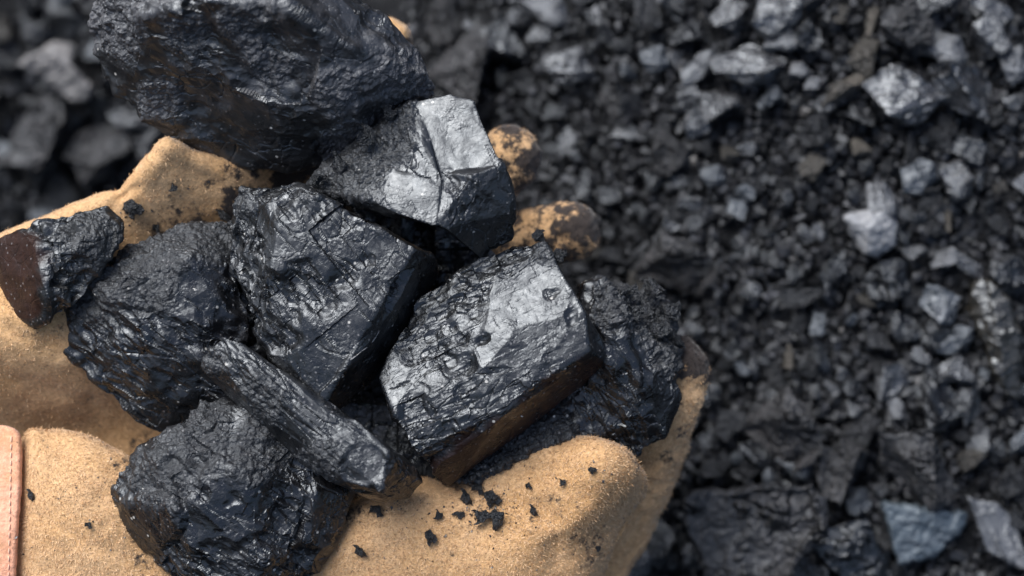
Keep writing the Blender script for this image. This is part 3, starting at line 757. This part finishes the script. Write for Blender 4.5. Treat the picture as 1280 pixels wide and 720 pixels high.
# ------------------------------------------------------------------ the coal heap behind
def bgw(px, py):
    """height of the heap surface: closer at the right, falling away at the left"""
    px = np.asarray(px, float); py = np.asarray(py, float)
    t = 1 / (1 + np.exp((px - 470) / 120.0))
    return -330 - 60 * np.clip((1000 - px) / 400, 0, 1) - 430 * t - 40 * np.clip((360 - py) / 360, -1, 1) * np.clip((1000 - px) / 300, 0, 1)
bgmats = {
 'black': coal_mat('heap_black', k=80, base=(.004, .004, .005), dusty=(.014, .014, .016), rl=.22, rh=.5, bstr=.22, specks=False, ior=1.8),
 'dark': coal_mat('heap_dull', k=80, base=(.010, .010, .012), dusty=(.045, .045, .048), rl=.4, rh=.7, specks=False, ior=1.6),
 'dull': coal_mat('heap_boulder', k=80, base=(.03, .03, .032), dusty=(.10, .098, .104), rl=.42, rh=.7, bstr=.5, specks=False, dust_amt=.9, ior=1.6),
 'grey': coal_mat('heap_grey', k=80, base=(.03, .031, .034), dusty=(.05, .052, .058), rl=.2, rh=.45, bstr=.22, specks=False, dust_amt=.8, ior=2.0),  # grey lightened to stand in for facets that catch the light
 'blue': coal_mat('heap_bluish', k=80, base=(.03, .036, .045), dusty=(.065, .075, .09), rl=.3, rh=.55, bstr=.22, specks=False, dust_amt=.8, ior=1.9),
 'pale': coal_mat('heap_pale', k=80, base=(.06, .064, .072), dusty=(.12, .125, .134), rl=.3, rh=.6, bstr=.22, specks=False, dust_amt=.8, ior=1.9),  # partly pale stone, partly paleness painted in for lit facets
 'beige': coal_mat('heap_beige', k=80, base=(.08, .071, .058), dusty=(.16, .147, .126), rl=.5, rh=.8, specks=False, dust_amt=.8, ior=1.6),
 'brown': coal_mat('heap_brown', k=80, base=(.04, .036, .03), dusty=(.09, .083, .072), rl=.5, rh=.75, specks=False, dust_amt=.8, ior=1.6),
}
protoVF = []
for k in range(14):
    protoVF.append(rock(40 + k, 8 + (k % 4) * 2, .3, .03, .34))
for k in range(7): protoVF.append(rock(140 + k, 6 + k % 3, .3, .03, .45, face=True))
PM = {}
def proto(i, mat):
    if (i, mat) not in PM:
        V, F = protoVF[i]
        PM[(i, mat)] = mesh_from('coal_chunk', V, F, bgmats[mat], {'crumble': np.zeros(len(V))})
    return PM[(i, mat)]
# notable pieces: px, py, width, height, angle, material, label
notable = [
 (911, 17, 42, 40, 10, 'grey', 'bright grey angular chunk near the top edge, above the glinting broad chunk'),
 (969, 19, 56, 50, 0, 'grey', 'square grey chunk touching the top edge, right of a brighter angular one'),
 (978, 50, 46, 26, 5, 'pale', 'flat pale chunk just below the square grey chunk at top'),
 (1091, 28, 16, 40, -8, 'beige', 'narrow upright beige sliver near the top edge'),
 (1081, 72, 44, 48, 20, 'brown', 'brownish stone directly below the upright beige sliver'),
 (1056, 112, 72, 34, 50, 'beige', 'slanting beige-brown stone at the lower end of the brown streak'),
 (1031, 130, 27, 22, 0, 'grey', 'small smooth grey chip against the slanting beige-brown stone'),
 (1130, 120, 95, 66, -5, 'grey', 'broad cracked grey rock right of the slanting beige-brown stone'),
 (1212, 112, 84, 82, 30, 'grey', 'large angular grey rock right of the broad cracked rock'),
 (1179, 59, 58, 38, -25, 'pale', 'pale tilted block above the large angular grey rock'),
 (1133, 36, 62, 64, 15, 'dark', 'big dark faceted chunk between beige sliver and pale tilted block'),
 (1236, 48, 50, 44, -30, 'grey', 'glinting grey chunk right of the pale tilted block'),
 (1268, 82, 36, 46, 0, 'pale', 'light grey chunk cut by the right edge below the top corner'),
 (1238, 12, 56, 30, -20, 'grey', 'grey slab at the very top near the right corner'),
 (935, 80, 86, 50, -8, 'grey', 'broad glinting chunk below the square grey chunk at top'),
 (871, 86, 50, 24, 38, 'pale', 'bright slanting shard left of the broad glinting chunk'),
 (998, 87, 22, 19, 0, 'pale', 'tiny bright chip right of the broad glinting chunk'),
 (1014, 104, 18, 16, 0, 'pale', 'tiny bright chip below another, left of the slanting beige-brown stone'),
 (898, 131, 54, 52, -30, 'grey', 'violet-grey chunk below the broad glinting chunk'),
 (820, 75, 38, 34, 0, 'blue', 'smooth bluish square chunk left of the bright slanting shard'),
 (1017, 165, 46, 38, 10, 'dark', 'dark teal chunk beneath the smooth grey chip'),
 (1077, 184, 24, 20, 0, 'beige', 'small pale square chip alone below the broad cracked rock'),
 (1145, 222, 42, 38, 20, 'blue', 'pale bluish triangular chip above the whitish forked stone'),
 (1100, 250, 34, 44, 10, 'pale', 'upper prong of pale stone standing on the whitish forked stone'),
 (1264, 130, 24, 20, 0, 'grey', 'small smooth grey pebble below the light chunk at the right edge'),
 (832, 190, 50, 56, 20, 'dark', 'dull dark wedge right of the two dusty fingertips'),
 (892, 220, 32, 26, 0, 'blue', 'small bluish chunk right of the dull dark wedge'),
 (920, 262, 26, 28, 0, 'blue', 'soft bluish chip below the small bluish chunk'),
 (1015, 208, 30, 36, 0, 'brown', 'small brown chunk below the dark teal chunk'),
 (849, 330, 98, 72, 0, 'dark', 'large dull rounded chunk above the index fingertip'),
 (1141, 269, 36, 18, -5, 'grey', 'flat grey chip right of the whitish forked stone'),
 (1186, 276, 12, 30, 10, 'beige', 'thin pale upright splinter right of a flat grey chip'),
 (1143, 315, 34, 20, -10, 'grey', 'low grey chip below the flat grey chip'),
 (1212, 334, 60, 18, -38, 'grey', 'thin slanting grey shard above the long brown slab'),
 (1107, 352, 62, 50, 0, 'black', 'black block with bright corners below the whitish forked stone'),
 (1175, 380, 46, 50, 15, 'blue', 'bluish-grey chunk left of the long brown slab'),
 (1190, 425, 46, 30, 15, 'blue', 'blue-grey wedge below the bluish-grey chunk'),
 (1002, 371, 52, 22, 5, 'dark', 'flat dull chunk alone in the fine grit right of the index fingertip'),
 (1021, 405, 18, 28, 0, 'blue', 'small bluish grain below the flat dull chunk'),
 (1149, 447, 22, 28, 0, 'grey', 'small grey chunk left of the mottled one below the blue-grey wedge'),
 (1197, 462, 44, 34, 0, 'grey', 'mottled grey chunk below the blue-grey wedge'),
 (984, 446, 14, 30, 12, 'beige', 'small beige grain below left of the small bluish grain'),
 (1231, 467, 13, 18, 20, 'blue', 'tiny pale blue chip beside the lower end of the long brown slab'),
 (985, 538, 92, 92, -20, 'dark', 'big mottled chunk left of the grey one with a peaked top'),
 (995, 576, 44, 36, -25, 'blue', 'bluish face-up chip on the lower edge of the big mottled chunk'),
 (1055, 590, 62, 76, 0, 'dark', 'grey chunk between the big mottled chunk and the large rounded boulder'),
 (1078, 540, 48, 40, 10, 'dark', 'smaller rough chunk above the large rounded boulder'),
 (1150, 588, 128, 92, -22, 'dark', 'large rounded dull brown-grey boulder in the lower right'),
 (1247, 668, 44, 108, 28, 'pale', 'long pale grey faceted stone at the lower right corner'),
 (1180, 502, 52, 70, 0, 'black', 'dark faceted block above the large rounded boulder'),
 (1213, 508, 36, 48, -15, 'grey', 'pointed grey chip right of the dark faceted block'),
 (945, 672, 152, 130, 10, 'dark', 'largest dark lump of the heap at the bottom, right of the thumb'),
 (1060, 692, 92, 84, 0, 'black', 'dark lump at the bottom edge left of the blue-grey slab'),
 (1262, 600, 34, 42, 0, 'dark', 'dull rounded chunk at the right edge above the long pale stone'),
 (1268, 650, 26, 26, 0, 'dark', 'small dull chunk at the right edge beside the long pale stone'),
 (890, 580, 42, 30, 0, 'dark', 'small dull chunk right of the index finger, left of the big mottled chunk'),
 (822, 680, 40, 60, 0, 'black', 'black chunk showing right beside the lower glove edge'),
 (790, 706, 42, 44, 0, 'grey', 'greyish chunk at the bottom edge against the glove'),
 (684, 10, 58, 36, -30, 'pale', 'light triangular chunk at the top edge above the small grey chunk'),
 (674, 42, 30, 20, 0, 'grey', 'small grey chunk just under the light triangular chunk'),
 (584, 86, 92, 104, 12, 'dark', 'large streaked dark chunk right of the largest held lump'),
 (714, 84, 66, 46, 0, 'grey', 'speckled glinting chunk right of the large streaked dark chunk'),
 (553, 28, 46, 60, 10, 'dark', 'dark chunk at the top behind the little finger'),
 (586, 32, 14, 14, 0, 'pale', 'tiny bright grain above the large streaked dark chunk'),
 (781, 131, 62, 48, 0, 'dark', 'dull dark chunk below right of the speckled glinting chunk'),
 (783, 166, 36, 20, 0, 'grey', 'small grey chunk right below a dull dark one, right of the ring fingertip'),
 (718, 195, 16, 16, 0, 'grey', 'tiny grey grain right of the ring fingertip'),
 (734, 161, 26, 18, 0, 'dark', 'small dull grain above the tiny grey grain'),
 (630, 50, 62, 54, 0, 'black', 'black chunk left of the small grey chunk at top'),
 (40, 165, 92, 88, 10, 'dull', 'blurred large grey chunk below the pale flat rock at upper left'),
 (125, 185, 64, 92, -30, 'dull', 'blurred tall grey chunk nearest the bend of the upper glove edge'),
 (80, 30, 70, 46, 0, 'black', 'blurred black chunk above the pale flat rock'),
 (45, 38, 40, 36, 0, 'grey', 'blurred greyish chunk above left of the pale flat rock'),
 (122, 62, 30, 28, 0, 'blue', 'blurred light grain between pale flat rock and largest held lump'),
 (183, 178, 40, 50, 0, 'grey', 'blurred grey chunk beside the top of the upper glove edge'),
 (60, 268, 44, 20, 10, 'blue', 'blurred low bluish chunk close above the upper glove edge'),
 (5, 190, 20, 30, 0, 'blue', 'blurred bluish sliver cut by the left edge'),
 (12, 70, 40, 50, 0, 'dark', 'blurred dull chunk at the left edge beside the pale flat rock'),
]
used = []
for i, (x, y, a, b, ang, mt, lab) in enumerate(notable):
    if mt == 'dark' and max(a, b) > 55: mt = 'dull'
    w = float(bgw(x, y)); s = min(a, b)
    o = place('coal_chunk', proto(14 + i % 7 if mt in ('pale', 'blue') or (mt == 'grey' and i % 2) else (i * 5 + 3) % 14, mt), x, y, w + s * (.38 if mt == 'dull' else .22) + 16, a * 1.15, b * 1.15, s * .95, ang)
    tag(o, lab, 'coal chunk', 'coal chunks in the heap behind'); used.append((x, y, max(a, b) / 2))
# three pieces with outlines of their own
def cut_stone(outline, w, th, mat, label, tops, seed):
    pts = [(x, y, w - th) for x, y in outline] + [(x, y, w) for x, y in outline]
    V, F = remesh([hull([P(*p) for p in (h + [(q[0], q[1], w - th * 1.4) for q in h])]) for h in tops], 2.2)
    V = relax(V, F, 2); n = normals(V, F)
    V = V + n * (chips(V, 22, .2, .14, seed) + chips(V, 9, .3, .2, seed + 5) + 1.5 * fbm(V / 20, seed))[:, None]
    me = None
    o = add('coal_chunk', V, F, mat, {'crumble': np.zeros(len(V))})
    tag(o, label, 'coal chunk', 'coal chunks in the heap behind')
mk = lambda n, **k: coal_mat(n, k=1.0, specks=False, **k)
m_white = mk('whitish_stone', base=(.20, .21, .225), dusty=(.3, .305, .31), rl=.6, rh=.85, dust_amt=.8)
m_blue = mk('blue_slate', base=(.05, .07, .09), dusty=(.10, .125, .15), rl=.5, rh=.8, dust_amt=.8)
m_slab = mk('brown_slab', base=(.02, .018, .014), dusty=(.035, .033, .028), rl=.3, rh=.55, dust_amt=.5, bstr=.25)
m_pale = mk('pale_brown_rock', base=(.15, .145, .145), dusty=(.23, .225, .22), rl=.6, rh=.85, dust_amt=.8)
w0 = -300
cut_stone([], w0, 30, m_white, 'whitish forked stone, the brightest in the heap, in the right part of the photo',
    [[(1056, 272, w0 + 10), (1076, 268, w0 + 6), (1108, 262, w0 + 8), (1122, 284, w0), (1116, 306, w0 - 5), (1096, 322, w0 - 5), (1078, 312, w0), (1088, 285, w0 + 24)]], 301)
cut_stone([], w0, 30, m_blue, 'flat blue-grey slab shaped like a wedge under the large rounded boulder',
    [[(1103, 628, w0 + 14), (1122, 636, w0 + 18), (1160, 642, w0 + 20), (1205, 640, w0 + 10), (1200, 664, w0 + 6), (1166, 696, w0), (1124, 704, w0), (1112, 664, w0 + 12)]], 311)
cut_stone([], w0, 40, m_slab, 'long upright brown slab at the right edge with a pale ridge',
    [[(1216, 352, w0 + 10), (1238, 352, w0 + 22), (1262, 376, w0 + 24), (1274, 420, w0 + 20), (1276, 500, w0), (1258, 494, w0 + 10), (1234, 440, w0 + 18), (1212, 390, w0), (1250, 420, w0 + 34)]], 321)
w1 = -740
cut_stone([], w1, 50, m_pale, 'pale grey-brown flat rock, strongly blurred, at upper left',
    [[(24, 80, w1 + 10), (52, 64, w1 + 30), (70, 54, w1 + 20), (90, 58, w1 + 10), (88, 84, w1 + 30), (60, 98, w1 + 10)],
     [(60, 72, w1 + 24), (92, 84, w1 + 28), (114, 108, w1 + 14), (110, 124, w1), (92, 126, w1), (56, 100, w1 + 10)]], 331)
used += [(1090, 290, 34), (1155, 665, 52), (1248, 420, 55), (70, 90, 48)]

R = random.Random(12)
pool = []; pooled = []
labs = {'black': 'small glossy black coal chunk among the loose heap behind the glove', 'dark': 'small dull dark coal chunk among the loose heap behind the glove',
        'grey': 'small grey coal chunk among the loose heap behind the glove', 'blue': 'small bluish coal chunk among the loose heap behind the glove',
        'brown': 'small brownish stone among the loose heap behind the glove', 'pale': 'small pale stone among the loose heap behind the glove'}
tries = 0
while len(pool) < 218 and tries < 9000:
    tries += 1
    if R.random() < .84: x, y = R.uniform(560, 1290), R.uniform(-8, 728)
    else: x, y = R.uniform(-10, 230), R.uniform(-8, 285)
    if x < 230 and y > 290 - x * .5: continue
    if x > 500:
        if y > 100 and x < 640 + (y - 100) * .45 and y < 460: continue
        if y >= 460 and x < 900 - (y - 460) * .55: continue
    coarse = (y < 180 and x > 780) or x < 230 or (y > 480 and x > 900) or x > 1080
    s = 20 + 36 * R.random() ** 1.4 if coarse else R.uniform(15, 32)
    if x < 230: s *= 1.7
    if any(math.hypot(x - a, y - b) < c * .72 + s * .28 for a, b, c in used): continue
    used.append((x, y, s / 2)); pool.append((x, y, s))
for i, (x, y, s) in enumerate(pool):
    mt = R.choices(['black', 'dark', 'grey', 'blue', 'brown', 'pale'], [38, 32, 19, 6, 3, 2])[0]
    w = float(bgw(x, y))
    o = place('coal_chunk', proto(R.randrange(21), mt), x, y, w + s * .25 + 8, s * R.uniform(.9, 1.4), s * R.uniform(.7, 1.1), s * .8, R.uniform(0, 360), (R.uniform(-.5, .5), R.uniform(-.5, .5)))
    pooled.append((o, x, y, s, mt))
land = [(911, 17, 'bright angular chunk near the top edge'), (978, 50, 'flat pale chunk near the top'), (1091, 28, 'upright beige sliver'), (1056, 112, 'slanting beige-brown stone'),
 (1130, 120, 'broad cracked grey rock'), (1212, 112, 'large angular grey rock'), (1179, 59, 'pale tilted block'), (1236, 48, 'glinting chunk near the top right corner'), (935, 80, 'broad glinting chunk'),
 (871, 86, 'bright slanting shard'), (898, 131, 'violet-grey chunk'), (820, 75, 'smooth bluish square chunk'), (1077, 184, 'lone pale square chip'), (1145, 222, 'pale bluish triangular chip'),
 (1090, 290, 'whitish forked stone'), (832, 190, 'dull dark wedge'), (892, 220, 'small bluish chunk'), (849, 330, 'large dull rounded chunk'), (1107, 352, 'black block with bright corners'),
 (1175, 380, 'bluish-grey chunk'), (1248, 420, 'long brown slab'), (1002, 371, 'flat dull chunk'), (1197, 462, 'mottled grey chunk'), (985, 538, 'big mottled chunk'), (1150, 588, 'large rounded boulder'),
 (1155, 665, 'flat blue-grey slab'), (1247, 668, 'long pale faceted stone'), (945, 672, 'largest dark heap lump'), (684, 10, 'light triangular chunk'), (584, 86, 'large streaked dark chunk'),
 (714, 84, 'speckled glinting chunk'), (640, 200, 'ring fingertip'), (713, 289, 'middle fingertip'), (868, 440, 'blackened index fingertip'), (70, 90, 'pale flat rock'), (40, 165, 'blurred large grey chunk'),
 (125, 185, 'blurred tall grey chunk'), (800, 620, 'thumb tip of the glove')]
word = {'black': 'black', 'dark': 'dull', 'grey': 'grey', 'blue': 'bluish', 'brown': 'brownish', 'pale': 'pale'}
dirs = ['right of', 'above right of', 'above', 'above left of', 'left of', 'below left of', 'below', 'below right of']
taken = set()
for o, x, y, s, mt in sorted(pooled, key=lambda q: -q[3]):
    size = 'medium' if s > 27 else ('small' if s > 17 else 'tiny')
    near_ = sorted(land, key=lambda q: math.hypot(q[0] - x, q[1] - y))
    for lx, ly, nm in near_[:7]:
        d = math.hypot(lx - x, ly - y); dr = dirs[int(round(math.degrees(math.atan2(ly - y, x - lx)) / 45)) % 8]
        far = 'just' if d < 55 else ('a little' if d < 95 else 'well')
        lab = '%s %s chunk %s %s the %s' % (size, word[mt], far, dr, nm)
        if lab not in taken: break
    taken.add(lab)
    tag(o, lab, 'coal chunk', 'small coal chunks scattered through the heap')

# fine grit: thousands of tiny stones
tm = []
for k in range(8):
    r = random.Random(900 + k); pts = [tuple(Vector((r.gauss(0, 1), r.gauss(0, 1), r.gauss(0, 1))).normalized() * r.uniform(.35, .5)) for _ in range(13)]
    v, f = hull(pts); tm.append((np.array(v), np.array([q for q in f if len(q) == 3])))
def grit(n, xs, ys, smin, smax, pw, seed, keep=None):
    g_ = np.random.default_rng(seed); x = g_.uniform(*xs, n); y = g_.uniform(*ys, n)
    w = bgw(x, y); s = smin + (smax - smin) * g_.random(n) ** pw
    ce = Pn(np.column_stack([x, y, w + g_.uniform(-9, 9, n) + 16 * vnoise(np.column_stack([x, y, x * 0]) / 45, 77)]))
    Vs = []; Fs = []; T = []; b = 0
    which = g_.integers(0, 8, n)
    for k in range(8):
        v, f = tm[k]; id_ = np.where(which == k)[0]; m = len(id_)
        q = g_.normal(size=(m, 4)); q /= np.linalg.norm(q, axis=1, keepdims=True); a_, b_, c_, d_ = q.T
        Rm = np.stack([1 - 2 * (c_**2 + d_**2), 2 * (b_*c_ - a_*d_), 2 * (b_*d_ + a_*c_), 2 * (b_*c_ + a_*d_), 1 - 2 * (b_**2 + d_**2), 2 * (c_*d_ - a_*b_),
                       2 * (b_*d_ - a_*c_), 2 * (c_*d_ + a_*b_), 1 - 2 * (b_**2 + c_**2)], 1).reshape(m, 3, 3)
        vv = v[None] * g_.uniform(.7, 1.3, (m, 1, 3)) * s[id_][:, None, None]
        vv = np.einsum('mij,mvj->mvi', Rm, vv) + ce[id_][:, None]
        Vs.append(vv.reshape(-1, 3)); Fs.append((f[None] + (np.arange(m) * len(v))[:, None, None]).reshape(-1, 3) + b)
        T.append(np.repeat(g_.random(m), len(v))); b += m * len(v)
    return np.concatenate(Vs), np.concatenate(Fs), np.concatenate(T)
g = NT('heap_grit'); at = g.n('ShaderNodeAttribute', attribute_name='tint'); t = at.outputs['Fac']
tc = g.n('ShaderNodeTexCoord'); nn_ = g.noise(tc.outputs['Object'], 1 / U / 8, 4)
col = g.mix(g.ramp(t, 0.0, 0.8), (.005, .005, .006), (.022, .022, .025)); col = g.mix(g.ramp(t, .88, .97), col, (.045, .047, .055)); col = g.mix(g.ramp(t, .992, .994), col, (.14, .135, .13))
g.l(col, g.b.inputs['Base Color']); g.l(g.ramp(nn_, .3, .7, .4, .75), g.b.inputs['Roughness']); g.b.inputs['IOR'].default_value = 1.65; g.b.inputs['Specular Tint'].default_value = (.84, .92, 1, 1)  # grit highlights get the same painted-in blue of cool light
g.l(g.bump(nn_, .5, 3 * U), g.b.inputs['Normal'])
a1 = grit(19000, (500, 1400), (-60, 780), 4, 24, 1.7, 5)
a2 = grit(2600, (-160, 420), (-120, 420), 8, 34, 1.4, 6)
a3 = grit(4200, (-500, 640), (300, 1050), 8, 34, 1.4, 8)
V = np.concatenate([a1[0], a2[0], a3[0]]); F = np.concatenate([a1[1], a2[1] + len(a1[0]), a3[1] + len(a1[0]) + len(a2[0])])
tag(add('coal_grit', V, F, g.m, {'tint': np.concatenate([a1[2], a2[2], a3[2]])}, smooth=False), 'fine loose black coal grit between the chunks of the heap', 'coal grit', kind='stuff')

# the heap itself, one sheet
def axis(lo, hi, a, b, fine, n):
    l = lo + (a - lo) * (1 - np.linspace(1, 0, n) ** 2.5); r = b + (hi - b) * np.linspace(0, 1, n) ** 2.5
    return np.concatenate([l[:-1], np.arange(a, b, fine), r])
xs = axis(-9000, 10000, -200, 1480, 7, 40); ys = axis(-9000, 9000, -200, 920, 7, 40)
gx, gy = np.meshgrid(xs, ys); x = gx.ravel(); y = gy.ravel()
w = bgw(x, y) - 16
q = np.column_stack([x, y, x * 0])
near = np.clip(1 - (np.maximum(np.abs(x - 640) - 900, 0) + np.maximum(np.abs(y - 360) - 600, 0)) / 1500, 0, 1)
w = w + near * (14 * fbm(q / 50, 801, 4) + chips(q, 30, .4, .4, 811)) + (1 - near) * 60 * fbm(q / 300, 821, 4)
V = np.stack([(x - 640) * (DIST - w.clip(-900)) / DIST, (360 - y) * (DIST - w.clip(-900)) / DIST, w], 1)
nx, ny = len(xs), len(ys)
i = (np.arange(ny - 1)[:, None] * nx + np.arange(nx - 1)).ravel(); F = np.stack([i, i + nx, i + nx + 1, i + 1], 1)
M['ground'] = coal_mat('heap_ground', base=(.004, .004, .005), dusty=(.01, .01, .011), rl=.6, rh=.85, specks=False, ior=1.4)
tag(add('ground', V, F, M['ground'], {'crumble': np.ones(len(V)) * .5}), kind='structure')
print('objects', len(bpy.data.objects), 'polys', sum(len(o.data.polygons) for o in bpy.data.objects if o.type == 'MESH'))
